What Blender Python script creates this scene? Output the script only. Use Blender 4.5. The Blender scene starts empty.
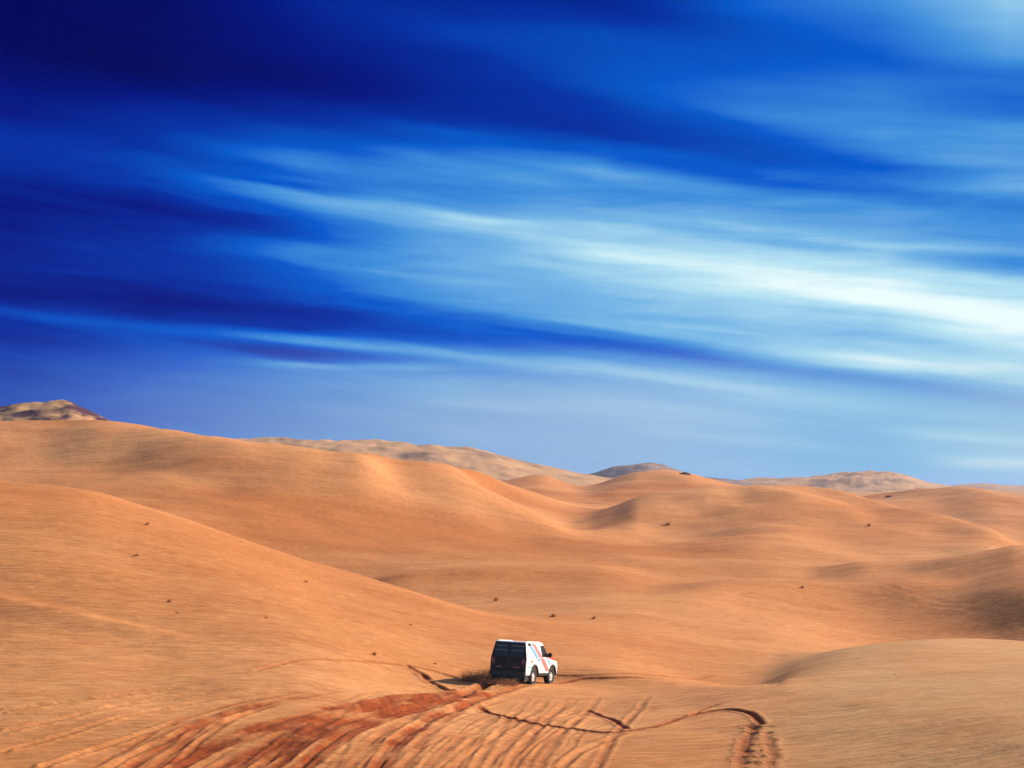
import bpy, bmesh, math, random
import numpy as np
from mathutils import Vector, Matrix
random.seed(7); rng = np.random.default_rng(11)
R = math.radians
scene = bpy.context.scene
COL = scene.collection

# ---------------------------------------------------------------- camera
F = 1422.0; HZ = 485.0            # focal length in pixels, row of the true horizon
cam_d = bpy.data.cameras.new('camera'); cam = bpy.data.objects.new('camera', cam_d); COL.objects.link(cam)
cam_d.sensor_width = 36; cam_d.lens = F * 36 / 1024
cam.rotation_euler = (R(90), 0, 0); cam_d.shift_y = (HZ - 384) / 1024
cam_d.clip_start = 0.1; cam_d.clip_end = 60000
scene.camera = cam

SUN_AZ, SUN_EL = 66.0, 27.0       # degrees right of the view direction, height
EXPO = 0.75
SKYK = 1.0 / 2 ** EXPO

# ---------------------------------------------------------------- helpers
def s2l(c):
    out = []
    for v in c:
        v = v / 255.0
        out.append(v / 12.92 if v <= 0.04045 else ((v + 0.055) / 1.055) ** 2.4)
    return out

def tag(o, label=None, cat=None, group=None, kind=None):
    if label: o['label'] = label
    if cat: o['category'] = cat
    if group: o['group'] = group
    if kind: o['kind'] = kind
    return o

def empty(name, loc=(0, 0, 0)):
    o = bpy.data.objects.new(name, None); COL.objects.link(o); o.location = loc; return o

def link_bm(name, bm, mat, parent=None, smooth=False):
    bmesh.ops.recalc_face_normals(bm, faces=bm.faces)
    me = bpy.data.meshes.new(name); bm.to_mesh(me); bm.free()
    if smooth:
        me.shade_smooth()
    me.materials.append(mat)
    o = bpy.data.objects.new(name, me); COL.objects.link(o)
    if parent: o.parent = parent
    return o

def pchip(x, y, xq):
    """monotone cubic, x 1-D increasing, clamped outside"""
    x = np.asarray(x, float); y = np.asarray(y, float); xq = np.clip(xq, x[0], x[-1])
    h = np.diff(x); d = np.diff(y) / h
    m = np.zeros_like(y)
    for i in range(1, len(x) - 1):
        if d[i - 1] * d[i] > 0:
            w1 = 2 * h[i] + h[i - 1]; w2 = h[i] + 2 * h[i - 1]
            m[i] = (w1 + w2) / (w1 / d[i - 1] + w2 / d[i])
    m[0] = d[0]; m[-1] = d[-1]
    k = np.clip(np.searchsorted(x, xq) - 1, 0, len(x) - 2)
    t = (xq - x[k]) / h[k]
    return ((1 + 2 * t) * (1 - t) ** 2 * y[k] + t * (1 - t) ** 2 * h[k] * m[k]
            + t * t * (3 - 2 * t) * y[k + 1] + t * t * (t - 1) * h[k] * m[k + 1])

def perlin(x, y, seed=0):
    xi = np.floor(x).astype(np.int64); yi = np.floor(y).astype(np.int64)
    xf = x - xi; yf = y - yi
    def g(ix, iy):
        h = (ix * 374761393 + iy * 668265263 + seed * 974634777) & 0x7fffffff
        h = ((h ^ (h >> 13)) * 1274126177) & 0x7fffffff
        a = (h ^ (h >> 16)) % 4096 * (2 * math.pi / 4096)
        return np.cos(a), np.sin(a)
    def dot(ix, iy, dx, dy):
        a, b = g(ix, iy); return a * dx + b * dy
    u = xf ** 3 * (xf * (xf * 6 - 15) + 10); v = yf ** 3 * (yf * (yf * 6 - 15) + 10)
    n0 = dot(xi, yi, xf, yf) * (1 - u) + dot(xi + 1, yi, xf - 1, yf) * u
    n1 = dot(xi, yi + 1, xf, yf - 1) * (1 - u) + dot(xi + 1, yi + 1, xf - 1, yf - 1) * u
    return n0 * (1 - v) + n1 * v

def fbm(x, y, octv=4, seed=0, gain=0.5):
    s = 0; a = 1
    for i in range(octv):
        s = s + a * perlin(x * 2 ** i, y * 2 ** i, seed + i); a *= gain
    return s

def sstep(a, b, x):
    t = np.clip((x - a) / (b - a), 0, 1); return t * t * (3 - 2 * t)

# ---------------------------------------------------------------- materials
def new_mat(name):
    m = bpy.data.materials.new(name); m.use_nodes = True
    return m, m.node_tree.nodes, m.node_tree.links, m.node_tree.nodes['Principled BSDF']

def simple(name, rgb, rough=0.6, metal=0.0, var=0.12, scale=6.0, coat=0.0, dust=0.0):
    m, N, L, b = new_mat(name)
    tc = N.new('ShaderNodeTexCoord'); no = N.new('ShaderNodeTexNoise')
    no.inputs['Scale'].default_value = scale; no.inputs['Detail'].default_value = 5
    L.new(tc.outputs['Object'], no.inputs['Vector'])
    rp = N.new('ShaderNodeValToRGB')
    rp.color_ramp.elements[0].position = 0.3; rp.color_ramp.elements[1].position = 0.7
    rp.color_ramp.elements[0].color = [c * (1 - var) for c in rgb] + [1]
    rp.color_ramp.elements[1].color = [min(1, c * (1 + var)) for c in rgb] + [1]
    L.new(no.outputs['Fac'], rp.inputs['Fac'])
    out = rp.outputs['Color']
    if dust > 0:
        n2 = N.new('ShaderNodeTexNoise'); n2.inputs['Scale'].default_value = 2.6; n2.inputs['Detail'].default_value = 7
        L.new(tc.outputs['Object'], n2.inputs['Vector'])
        mr = N.new('ShaderNodeMapRange'); mr.inputs[1].default_value = 0.48; mr.inputs[2].default_value = 0.75
        mr.inputs[4].default_value = dust
        L.new(n2.outputs['Fac'], mr.inputs[0])
        mx = N.new('ShaderNodeMix'); mx.data_type = 'RGBA'; mx.inputs[7].default_value = (0.42, 0.24, 0.12, 1)
        L.new(mr.outputs[0], mx.inputs[0]); L.new(out, mx.inputs[6]); out = mx.outputs[2]
    L.new(out, b.inputs['Base Color'])
    b.inputs['Roughness'].default_value = rough; b.inputs['Metallic'].default_value = metal
    if coat: b.inputs['Coat Weight'].default_value = coat
    return m

def sand_material(name, tracks=False):
    m, N, L, b = new_mat(name)
    tc = N.new('ShaderNodeTexCoord')
    def noise(sx, sy, sz, detail=4, rough=0.55, scale=1.0):
        mp = N.new('ShaderNodeMapping'); mp.inputs['Scale'].default_value = (sx, sy, sz)
        L.new(tc.outputs['Object'], mp.inputs['Vector'])
        n = N.new('ShaderNodeTexNoise'); n.inputs['Scale'].default_value = scale
        n.inputs['Detail'].default_value = detail; n.inputs['Roughness'].default_value = rough
        L.new(mp.outputs['Vector'], n.inputs['Vector']); return n.outputs['Fac']
    def math_(op, a, c, clamp=False):
        n = N.new('ShaderNodeMath'); n.operation = op; n.use_clamp = clamp
        for i, v in enumerate((a, c)):
            if isinstance(v, (int, float)): n.inputs[i].default_value = v
            else: L.new(v, n.inputs[i])
        return n.outputs[0]
    def mix(f, a, c):
        n = N.new('ShaderNodeMix'); n.data_type = 'RGBA'
        for s, v in ((0, f), (6, a), (7, c)):
            if isinstance(v, (int, float)): n.inputs[s].default_value = v
            elif isinstance(v, tuple): n.inputs[s].default_value = v
            else: L.new(v, n.inputs[s])
        return n.outputs[2]
    def rng_(v, lo, hi, a=0.0, c=1.0):
        n = N.new('ShaderNodeMapRange'); n.inputs[1].default_value = lo; n.inputs[2].default_value = hi
        n.inputs[3].default_value = a; n.inputs[4].default_value = c
        L.new(v, n.inputs[0]); return n.outputs[0]
    big = noise(0.012, 0.03, 0.03, 4)                 # broad drifts of darker and paler sand
    mid = noise(0.10, 0.45, 0.45, 5, 0.6)             # wind-laid streaks
    fine = noise(1.1, 3.2, 3.2, 5, 0.65)              # ripples and grain
    grain = noise(6.0, 9.0, 9.0, 3, 0.7)
    col = mix(rng_(big, 0.35, 0.66), SAND_D, SAND_L)
    col = mix(math_('MULTIPLY', rng_(mid, 0.42, 0.72), 0.40), col, SAND_R)
    col = mix(math_('MULTIPLY', rng_(fine, 0.46, 0.74), 0.52), col, SAND_K)
    col = mix(math_('MULTIPLY', rng_(fine, 0.47, 0.25), 0.42), col, SAND_P)
    pa = N.new('ShaderNodeAttribute'); pa.attribute_name = 'pale'
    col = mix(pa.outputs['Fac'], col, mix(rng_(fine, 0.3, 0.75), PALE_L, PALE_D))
    if tracks:
        at = N.new('ShaderNodeAttribute'); at.attribute_name = 'track'
        clod = noise(1.6, 1.6, 1.6, 6, 0.7)
        tcol = mix(rng_(clod, 0.35, 0.7), TRK_A, TRK_B)
        col = mix(math_('MULTIPLY', at.outputs['Fac'], 1.0, True), col, tcol)
    L.new(col, b.inputs['Base Color'])
    b.inputs['Roughness'].default_value = 0.95
    b.inputs['Specular IOR Level'].default_value = 0.1
    h = math_('ADD', math_('MULTIPLY', mid, 0.42), math_('MULTIPLY', fine, 0.13))
    h = math_('ADD', h, math_('MULTIPLY', grain, 0.03))
    bp = N.new('ShaderNodeBump'); bp.inputs['Strength'].default_value = 0.55; bp.inputs['Distance'].default_value = 1.0
    L.new(h, bp.inputs['Height']); L.new(bp.outputs['Normal'], b.inputs['Normal'])
    return m

SAND_L = (0.62, 0.280, 0.108, 1); SAND_D = (0.43, 0.147, 0.040, 1)
SAND_R = (0.40, 0.128, 0.034, 1); SAND_K = (0.26, 0.080, 0.024, 1); SAND_P = (0.66, 0.35, 0.155, 1)
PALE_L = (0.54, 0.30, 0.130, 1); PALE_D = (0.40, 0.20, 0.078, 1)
TRK_A = (0.30, 0.062, 0.014, 1); TRK_B = (0.15, 0.030, 0.009, 1)
M_SAND = sand_material('sand'); M_TRACK = sand_material('churned_sand', True)

# ---------------------------------------------------------------- terrain
# Each layer: (distance control points, level control points) along the bearing u (u = 512 + F tan(bearing)).
US = [-320, 0, 150, 300, 450, 600, 750, 900, 1024, 1330]
LAYERS = [
 dict(u=US, r=[52,48,46,45,44,44,44,43,41,38], y=[790]*10),
 dict(u=US, r=[80,72,69,66,69,68,62,56,53,50], y=[650,645,652,662,680,690,692,700,705,705]),
 dict(u=[-320,0,75,150,210,270,330,380,430,500,600,700,750,800,850,900,950,1024,1330],
      r=[122,120,118,115,112,109,106,102,98,92,86,80,78,82,86,89,91,93,95],
      y=[470,484,491,509,527,548,569,583,598,622,645,678,686,664,648,641,638,640,655]),
 dict(u=US, r=[152,150,147,139,128,118,114,117,118,118], y=[548,546,562,600,608,607,622,648,652,650]),
 dict(u=US, r=[205,198,185,167,163,160,152,148,132,115], y=[515,498,512,545,562,566,580,592,592,590]),
 dict(u=US, r=[245,236,216,194,202,218,214,202,172,150], y=[470,460,474,502,523,530,530,545,552,545]),
 dict(u=[-320,0,95,150,210,300,345,365,400,440,470,500,540,575,605,640,690,740,780,830,870,930,990,1024,1100,1330],
      r=[280,272,262,254,249,244,243,244,252,266,280,292,290,276,264,264,272,284,290,289,284,264,240,224,208,185],
      y=[425,421,420,426,436,447,452,452,461,463,469,481,494,504,507,497,489,485,485,489,499,513,527,540,545,540]),
 dict(u=US, r=[340,340,340,340,350,355,355,345,310,270], y=[470,470,470,482,492,502,497,508,524,530]),
 dict(u=[-320,0,300,450,495,520,540,560,580,600,620,640,665,690,720,760,800,850,885,920,970,1024,1100,1330],
      r=[470]*17 + [465,455,435,410,380,350,320],
      y=[470,470,470,481,483,478,475.5,481,487,483,476,472,471.5,474,482,490,494,497,494,489,487,494,498,490]),
 dict(u=US, r=[560]*10, y=[492,492,492,492,497,500,502,506,508,505]),
 dict(u=US, r=[800]*10, y=[494]*10),
 dict(u=US, r=[14000]*10, y=[486.6]*10),
]
fine = np.arange(-24.0, 24.001, 0.05)
g = [24.0]; st = 0.06
while g[-1] < 176:
    st = min(st * 1.12, 3.0); g.append(g[-1] + st)
g = np.array(g[1:])
AZ = np.radians(np.concatenate([-g[::-1], fine, g]))
RR = np.concatenate([np.geomspace(0.8, 40, 60)[:-1], np.arange(40, 96, 0.1), np.geomspace(96, 600, 430), np.geomspace(620, 14000, 70)])
nA, nR = len(AZ), len(RR)
azc = np.clip(AZ, R(-32), R(32))
U = 512 + F * np.tan(azc); CA = np.cos(azc)
rk, zk = [], []
for ly in LAYERS:
    rl = pchip(ly['u'], ly['r'], U); yl = pchip(ly['u'], ly['y'], U)
    rk.append(rl); zk.append((HZ - yl) / F * rl * CA)
rk = np.array([np.full(nA, 0.8)] + rk); zk = np.array([np.full(nA, -1.75)] + zk)
Z = np.zeros((nR, nA)); lr = np.log(RR)
for j in range(nA):
    Z[:, j] = pchip(np.log(rk[:, j]), zk[:, j], lr)
# close the ring behind the camera
back = sstep(R(50), R(176), np.abs(AZ))
mean = 0.5 * (Z[:, :1] + Z[:, -1:])
Z = Z * (1 - back) + mean * back
# gentle smoothing across bearings, so that crest lines have no kinks
k = np.exp(-0.5 * (np.arange(-14, 15) / 6.0) ** 2); k /= k.sum()
i0, i1 = len(g), len(g) + len(fine)
Zp = np.pad(Z, ((0, 0), (14, 14)), mode='edge')
Zs = sum(k[t] * Zp[:, t:t + nA] for t in range(29)); wS = np.zeros(nA); wS[i0:i1] = 1
Z = Z * (1 - wS) + Zs * wS
X = RR[:, None] * np.sin(AZ)[None, :]; Y = RR[:, None] * np.cos(AZ)[None, :]

def column(px):
    a = math.atan((px - 512) / F); j = np.interp(a, AZ, np.arange(nA)); j0 = int(j); t = j - j0
    return a, Z[:, j0] * (1 - t) + Z[:, j0 + 1] * t
def hit(px, py, rmin=38):
    """first point of the sand along the bearing px whose line of sight meets row py"""
    a, zc = column(px); rows = HZ - F * zc / (RR * math.cos(a))
    n = np.searchsorted(RR, rmin)
    ok = np.nonzero(rows[n:] <= py)[0]
    i = n + (ok[0] if len(ok) else len(RR) - n - 1)
    y0, y1 = rows[i - 1], rows[i]
    t = 0 if y0 == y1 else min(1, max(0, (y0 - py) / (y0 - y1)))
    r = RR[i - 1] + t * (RR[i] - RR[i - 1]); z = zc[i - 1] + t * (zc[i] - zc[i - 1])
    return Vector((r * math.sin(a), r * math.cos(a), z))
def ground_z(x, y):
    r = math.hypot(x, y); a = math.atan2(x, y)
    j = np.interp(a, AZ, np.arange(nA)); j0 = int(j); t = j - j0
    i = np.interp(r, RR, np.arange(nR)); ii = min(int(i), nR - 2); s = i - ii
    q = Z[ii, j0:j0 + 2] * (1 - s) + Z[ii + 1, j0:j0 + 2] * s
    return float(q[0] * (1 - t) + q[1] * t)

def smooth_line(pts, n=8):
    P = np.array(pts, float); t = np.concatenate([[0], np.cumsum(np.hypot(*np.diff(P[:, :2], axis=0).T))])
    q = np.linspace(0, t[-1], max(2, n * (len(P) - 1) + 1))
    if len(P) == 2: return np.stack([np.interp(q, t, P[:, c]) for c in range(P.shape[1])], 1)
    m = np.gradient(P, t, axis=0); out = []
    kk = np.clip(np.searchsorted(t, q) - 1, 0, len(P) - 2); h = t[kk + 1] - t[kk]; s = (q - t[kk]) / h
    for c in range(P.shape[1]):
        out.append((1 + 2*s)*(1-s)**2*P[kk, c] + s*(1-s)**2*h*m[kk, c] + s*s*(3-2*s)*P[kk+1, c] + s*s*(s-1)*h*m[kk+1, c])
    return np.stack(out, 1)

def line_dist(poly, wmax):
    """signed distance, parameter 0..1 and indices of vertices near a ground polyline"""
    poly = np.asarray(poly)[:, :2]
    x0, y0 = poly.min(0) - wmax; x1, y1 = poly.max(0) + wmax
    idx = np.nonzero((X > x0) & (X < x1) & (Y > y0) & (Y < y1))
    px, py = X[idx], Y[idx]
    best = np.full(px.shape, 1e9); sg = np.zeros(px.shape); par = np.zeros(px.shape)
    L_ = np.concatenate([[0], np.cumsum(np.hypot(*np.diff(poly, axis=0).T))]); tot = L_[-1]
    for i in range(len(poly) - 1):
        a, b = poly[i], poly[i + 1]; d = b - a; l2 = d @ d
        if l2 < 1e-9: continue
        near = np.nonzero((px > min(a[0], b[0]) - wmax) & (px < max(a[0], b[0]) + wmax) & (py > min(a[1], b[1]) - wmax) & (py < max(a[1], b[1]) + wmax))[0]
        if not len(near): continue
        qx, qy = px[near] - a[0], py[near] - a[1]
        t = np.clip((qx * d[0] + qy * d[1]) / l2, 0, 1)
        dx, dy = qx - t * d[0], qy - t * d[1]; ds = np.hypot(dx, dy)
        s = np.sign(d[0] * qy - d[1] * qx)           # + to the left of the line's direction
        bt = ds < best[near]
        n2 = near[bt]; best[n2] = ds[bt]; sg[n2] = s[bt]; par[n2] = (L_[i] + t[bt] * math.sqrt(l2)) / tot
    return idx, best, sg, par

# spurs and hollows that lie across the slopes
def bear(px, r):
    a = math.atan((px - 512) / F); return (r * math.sin(a), r * math.cos(a))
def ridge(pts, h, wl, wr, f0=0.25, f1=0.25, near=False):
    """a spur or hollow whose axis passes through pts = (bearing column, distance) or, near by, (column, row) of the sand"""
    if near: pts = [(p[0], math.hypot(*hit(*p)[:2])) for p in pts]
    us, rs = zip(*pts); rc = pchip(us, rs, U)
    kk = np.exp(-0.5 * (np.arange(-60, 61) / 22.0) ** 2); kk /= kk.sum()
    rc = np.convolve(np.pad(rc, 60, mode='edge'), kk, mode='valid')
    slope = np.gradient(rc, AZ) / rc; cosf = 1 / np.sqrt(1 + slope ** 2)
    d = (RR[:, None] - rc[None, :]) * cosf[None, :]
    p = (U - us[0]) / (us[-1] - us[0])
    e = np.where(np.abs(AZ) < R(31), sstep(0, f0, p) * sstep(0, f1, 1 - p), 0)
    Z[:] += h * np.exp(-(d / np.where(d > 0, wl, wr)) ** 2) * e[None, :]
RIDGES = [
 ([(110,240),(180,234),(260,226),(340,216),(420,206),(540,196)], 2.2, 13, 13, 0.35, 0.4),
 ([(330,244),(380,238),(430,232),(480,224),(560,212),(620,200)], 2.6, 13, 14, 0.35, 0.45),
 ([(240,240),(290,232),(340,226),(390,220)], 0.9, 7, 7),
 ([(430,268),(500,268),(560,260),(600,248),(640,244)], -2.6, 15, 16),
 ([(560,228),(600,240),(632,254),(690,272),(750,283)], 1.3, 16, 17),
 ([(740,291),(800,287),(850,281),(900,270),(950,255),(1000,236),(1110,205),(1200,190)], 1.8, 8, 8, 0.3, 0.1),
 ([(720,276),(780,264),(840,250),(890,236)], 0.7, 8, 8),
 ([(800,168),(900,165),(980,164),(1080,165)], 1.4, 11, 11),
 ([(640,132),(760,140),(860,145),(980,140)], 1.1, 8, 8),
 ([(330,142),(430,146),(560,150),(680,150)], 1.1, 9, 9),
 ([(-120,580),(0,602),(60,614),(130,630),(200,642),(260,650)], 0.20, 0.8, 1.6, 0.2, 0.4, True),
]
for rr in RIDGES: ridge(*rr)
def hold_crest(ly, r0, r1, w0, w1, w2, w3):
    """bring the highest line of sight between r0 and r1 back to the crest rows of a layer"""
    want = pchip(ly['u'], ly['y'], U); n0, n1 = np.searchsorted(RR, r0), np.searchsorted(RR, r1)
    rows = HZ - F * Z[n0:n1] / (RR[n0:n1, None] * CA[None, :])
    dl = rows.min(0) - want
    kk = np.exp(-0.5 * (np.arange(-40, 41) / 12.0) ** 2); kk /= kk.sum()
    dl = np.convolve(np.pad(dl, 40, mode='edge'), kk, mode='valid')
    Z[:] += dl[None, :] / F * RR[:, None] * CA[None, :] * (sstep(w0, w1, RR) * (1 - sstep(w2, w3, RR)))[:, None]

# rolling undulation and wind-worked surface
nz = fbm(X / 36, Y / 36, 3, 3) * np.clip(RR[:, None] / 100, 0.1, 2.2) * 0.6
nz *= 1 - 0.9 * sstep(500, 900, RR)[:, None]
nz *= 1 - 0.75 * sstep(110, 60, RR)[:, None]
Z += nz
Z += fbm(X / 9, Y / 5, 3, 21) * 0.16 * sstep(5, 60, RR)[:, None] * (1 - sstep(500, 700, RR)[:, None])
Z += sstep(700, 1500, RR)[:, None] * fbm(X / 400, Y / 400, 4, 40) * 5.0 * (1 - sstep(6000, 13000, RR)[:, None])

hold_crest(LAYERS[6], 205, 325, 165, 235, 310, 430)
# the slope the vehicle runs down
CH = R(20.5); FW = np.array([math.sin(CH), math.cos(CH)]); RT = np.array([math.cos(CH), -math.sin(CH)])
W1 = hit(530.5, 684.3)                                   # rear right wheel
CAR_GRADE, CAR_ROLL = -0.118, -0.018
ctr = np.array(W1[:2]) + FW * 1.35 - RT * 0.8
dF = (X - W1[0]) * FW[0] + (Y - W1[1]) * FW[1]; dR = (X - W1[0]) * RT[0] + (Y - W1[1]) * RT[1]
pl = W1[2] + CAR_GRADE * dF + CAR_ROLL * dR
wt = np.exp(-((np.hypot(X - ctr[0], Y - ctr[1]) / 4.2) ** 4)); Z = Z * (1 - wt) + pl * wt

# ---------------------------------------------------------------- tyre tracks
TR = np.zeros_like(Z); DZ = np.zeros_like(Z)
def wheel_line(pts, w=0.28, dep=0.09, berm=0.05, col=0.8, jit=0.0, even=0.0, world=False, fade=(0.04, 0.04), n=7):
    P = [tuple(p) for p in pts] if world else [hit(*p)[:2] for p in pts]
    Wl = smooth_line(P, n)
    if jit: Wl = Wl + rng.normal(0, jit, Wl.shape)
    idx, d, s, p = line_dist(Wl, w * 4)
    x, y = X[idx], Y[idx]
    rough = 0.8 + (0.5 + w) * perlin(x * 0.9, y * 0.9, 5) + (0.2 + 0.5 * w) * perlin(x * 4.1, y * 4.1, 6)
    rough = rough * (1 - even) + 0.9 * even
    e = sstep(0, max(fade[0], 1e-3), p) * sstep(0, max(fade[1], 1e-3), 1 - p)
    prof = -dep * np.exp(-(d / (0.62 * w)) ** 4) + berm * np.exp(-((d - 1.35 * w) / (0.5 * w)) ** 2)
    DZ[idx] += prof * e * rough
    TR[idx] = np.maximum(TR[idx], np.clip(col * np.exp(-(d / (1.0 * w)) ** 4) * e * (0.6 + 0.6 * rough), 0, 1))
# main fan behind the vehicle, dug up by many runs
for i in range(50):
    f = (i + random.uniform(-0.6, 0.6)) / 49.0
    bx = 70 + 470 * f + random.uniform(-10, 10)
    sx = 330 + 300 * f + random.uniform(-55, 55); sy = 688 + 8 * random.random() + 5 * f
    mx = bx + (sx - bx) * 0.48 + random.uniform(-8, 8); my = 722 + 8 * f - 6 * (1 - f) + random.uniform(-4, 4)
    mx2 = bx + (sx - bx) * 0.20 + random.uniform(-5, 5); my2 = 756 + random.uniform(-4, 4)
    strong = i % 3 == 0
    wheel_line([(sx, sy), (mx, my), (mx2, my2), (bx, 786)], w=random.uniform(0.18, 0.30) if strong else random.uniform(0.10, 0.18),
               dep=(random.uniform(0.03, 0.055) if strong else random.uniform(0.012, 0.03)) * (1 - 0.45 * f), berm=random.uniform(0.008, 0.022),
               col=(random.uniform(0.45, 0.8) if strong else random.uniform(0.1, 0.4)) * (1 - 0.55 * f), jit=0.02, fade=(random.uniform(0.1, 0.6), random.uniform(0.02, 0.3)))
# deepest red ruts
for ptsf in ([(492,690),(440,697),(370,708),(300,722),(230,744),(160,780)], [(498,694),(450,702),(390,714),(330,730),(250,776)],
             [(470,692),(400,700),(330,712),(260,730),(180,760),(130,782)], [(440,700),(360,713),(290,738),(200,780)], [(480,690),(420,696),(350,704),(280,716)],
             [(476,698),(410,712),(360,730),(290,782)], [(480,700),(440,714),(405,736),(370,782)], [(455,694),(380,704),(310,716),(240,733)], [(150,782),(220,744),(290,720)]):
    for _ in range(3):
        jx, jy = random.uniform(-16, 16), random.uniform(-3, 3)
        wheel_line([(a + jx * (0.2 + 0.8 * k_ / len(ptsf)), b + jy) for k_, (a, b) in enumerate(ptsf)], w=random.uniform(0.16, 0.34), dep=random.uniform(0.03, 0.07), berm=0.02,
                   col=random.uniform(0.7, 1.0), jit=0.03, fade=(random.uniform(0.02, 0.3), random.uniform(0.05, 0.3)))
# pale lines to the far left
for ptsf in ([(0,733),(60,720),(150,702),(240,688),(310,684)], [(0,752),(70,733),(150,712),(230,698),(300,692)],
             [(0,712),(90,700),(190,686),(270,682)], [(40,768),(110,745),(180,722),(240,706)], [(90,778),(150,748),(215,720),(280,700),(350,690)]):
    wheel_line(ptsf, w=0.24, dep=0.05, berm=0.07, col=0.10, jit=0.015, fade=(0.02, 0.4))
# the single long track to the right of the fan, with its branches
wheel_line([(474,703),(500,716),(530,723),(570,729),(612,733),(650,728),(690,716),(722,710),(745,712),(757,719),(762,726)], w=0.19, dep=0.075, berm=0.025, col=1.0, fade=(0.1, 0.02), even=0.8)
wheel_line([(584,708),(600,716),(614,721),(628,730)], w=0.15, dep=0.05, berm=0.02, col=0.9, even=0.7, fade=(0.1, 0.05))
wheel_line([(690,716),(705,709),(722,703)], w=0.18, dep=0.10, berm=0.03, col=0.7, fade=(0.1, 0.3))
wheel_line([(560,768),(590,748),(625,733)], w=0.22, dep=0.05, berm=0.06, col=0.12)
for bx, tx in ((500, 560), (440, 540), (530, 590), (470, 520), (590, 640)):
    wheel_line([(bx, 778), ((bx + tx) / 2 - 4, 742), (tx, 708), (tx + 14, 690)], w=0.20, dep=0.03, berm=0.025, col=0.3, jit=0.02, fade=(0.1, 0.4))
# churned climb at the end of the long track
wheel_line([(755,722),(749,736),(743,752),(738,785)], w=0.26, dep=0.045, berm=0.02, col=0.65, jit=0.06, fade=(0.05, 0.5))
wheel_line([(765,727),(770,740),(772,755),(773,785)], w=0.22, dep=0.03, berm=0.02, col=0.45, jit=0.06, fade=(0.3, 0.4))
for q in range(9):
    yy = 727 + q * 6
    wheel_line([(742 - q * 0.8 - 12, yy + 1), (748 - q, yy), (756, yy + 1), (764, yy), (778, yy + 1)], w=0.14, dep=0.04, berm=0.03, col=0.5, jit=0.06, fade=(0.45, 0.45))
# arriving lines left and right of the vehicle, plus a dune's shading edge
wheel_line([(252,672),(290,662),(340,660),(392,664),(440,673),(470,681)], w=0.20, dep=0.07, berm=0.04, col=0.5)
wheel_line([(404,664),(418,672),(434,684),(450,692)], w=0.24, dep=0.10, berm=0.05, col=0.7)
wheel_line([(553,684),(580,679.5),(620,678),(672,680)], w=0.28, dep=0.07, berm=0.03, col=0.8, fade=(0.0, 0.4))
wheel_line([(556,676),(600,675),(650,675),(720,674)], w=0.20, dep=0.07, berm=0.03, col=0.5, fade=(0.0, 0.3))
wheel_line([(755,697),(770,687),(785,678),(805,668)], w=0.5, dep=0.06, berm=0.02, col=0.25, fade=(0.4, 0.4))  # shading edge of the right dune, put in as a tinted groove
for ptsf in ([(530,686),(505,691),(480,699),(450,712)], [(500,683),(480,688),(455,697)]):
    wheel_line(ptsf, w=0.34, dep=0.15, berm=0.09, col=0.7, jit=0.04, fade=(0.0, 0.05))
# older, fainter wheel lines in the valley
for ptsf in ([(800,588),(850,592),(920,604),(1020,622)], [(840,580),(900,590),(960,603),(1030,615)], [(620,631),(660,629),(720,624)], [(470,598),(520,600),(600,604)]):
    wheel_line(ptsf, w=0.4, dep=0.03, berm=0.04, col=0.05, fade=(0.4, 0.5))
patch = np.clip(1.05 + 1.2 * fbm(X / 3.4, Y / 2.2, 3, 91), 0.35, 1.3)
fanw = (sstep(600, 540, U) * sstep(120, 220, U))[None, :] * 1.0
fanw = (fanw * sstep(66, 62, RR)[:, None])
TR *= 1 - fanw * (1 - patch); TR = np.clip(TR, 0, 1); DZ *= 1 - fanw * 0.6 * (1 - np.clip(patch, 0, 1))
# lumps thrown up over the churned sand
churn = sstep(0.05, 0.5, TR)
DZ += churn * (fbm(X * 1.6, Y * 1.6, 3, 60) * 0.025)
Z += DZ
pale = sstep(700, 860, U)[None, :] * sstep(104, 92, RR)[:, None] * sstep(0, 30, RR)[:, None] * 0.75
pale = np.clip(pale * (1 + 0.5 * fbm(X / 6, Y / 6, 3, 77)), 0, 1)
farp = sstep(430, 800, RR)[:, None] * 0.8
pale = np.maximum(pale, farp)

def grid_mesh(name, mask, dz, attrs, mat):
    vid = np.full((nR, nA), -1, np.int64)
    ii, jj = np.nonzero(mask) if mask is not None else (None, None)
    f_i, f_j = np.meshgrid(np.arange(nR - 1), np.arange(nA), indexing='ij')
    quads = np.stack([f_i * nA + f_j, f_i * nA + (f_j + 1) % nA, (f_i + 1) * nA + (f_j + 1) % nA, (f_i + 1) * nA + f_j], -1).reshape(-1, 4)[:, ::-1]
    if mask is not None:
        quads = quads[mask.reshape(-1)[quads].any(1)]
    used = np.unique(quads); remap = np.full(nR * nA, -1, np.int64); remap[used] = np.arange(len(used))
    co = np.stack([X.reshape(-1)[used], Y.reshape(-1)[used], Z.reshape(-1)[used] + dz], 1).astype(np.float32)
    q = remap[quads].astype(np.int32)
    me = bpy.data.meshes.new(name)
    me.vertices.add(len(co)); me.vertices.foreach_set('co', co.ravel())
    me.loops.add(q.size); me.loops.foreach_set('vertex_index', q.ravel())
    me.polygons.add(len(q)); me.polygons.foreach_set('loop_start', np.arange(0, q.size, 4, dtype=np.int32))
    me.update(calc_edges=True); me.shade_smooth()
    for n, a in attrs.items():
        at = me.attributes.new(n, 'FLOAT', 'POINT'); at.data.foreach_set('value', np.broadcast_to(a, (nR, nA)).reshape(-1)[used].astype(np.float32))
    me.materials.append(mat)
    o = bpy.data.objects.new(name, me); COL.objects.link(o); return o
ground = grid_mesh('ground', None, 0, {'pale': pale}, M_SAND); tag(ground, 'rolling orange sand dunes of the desert', kind='structure')
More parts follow.
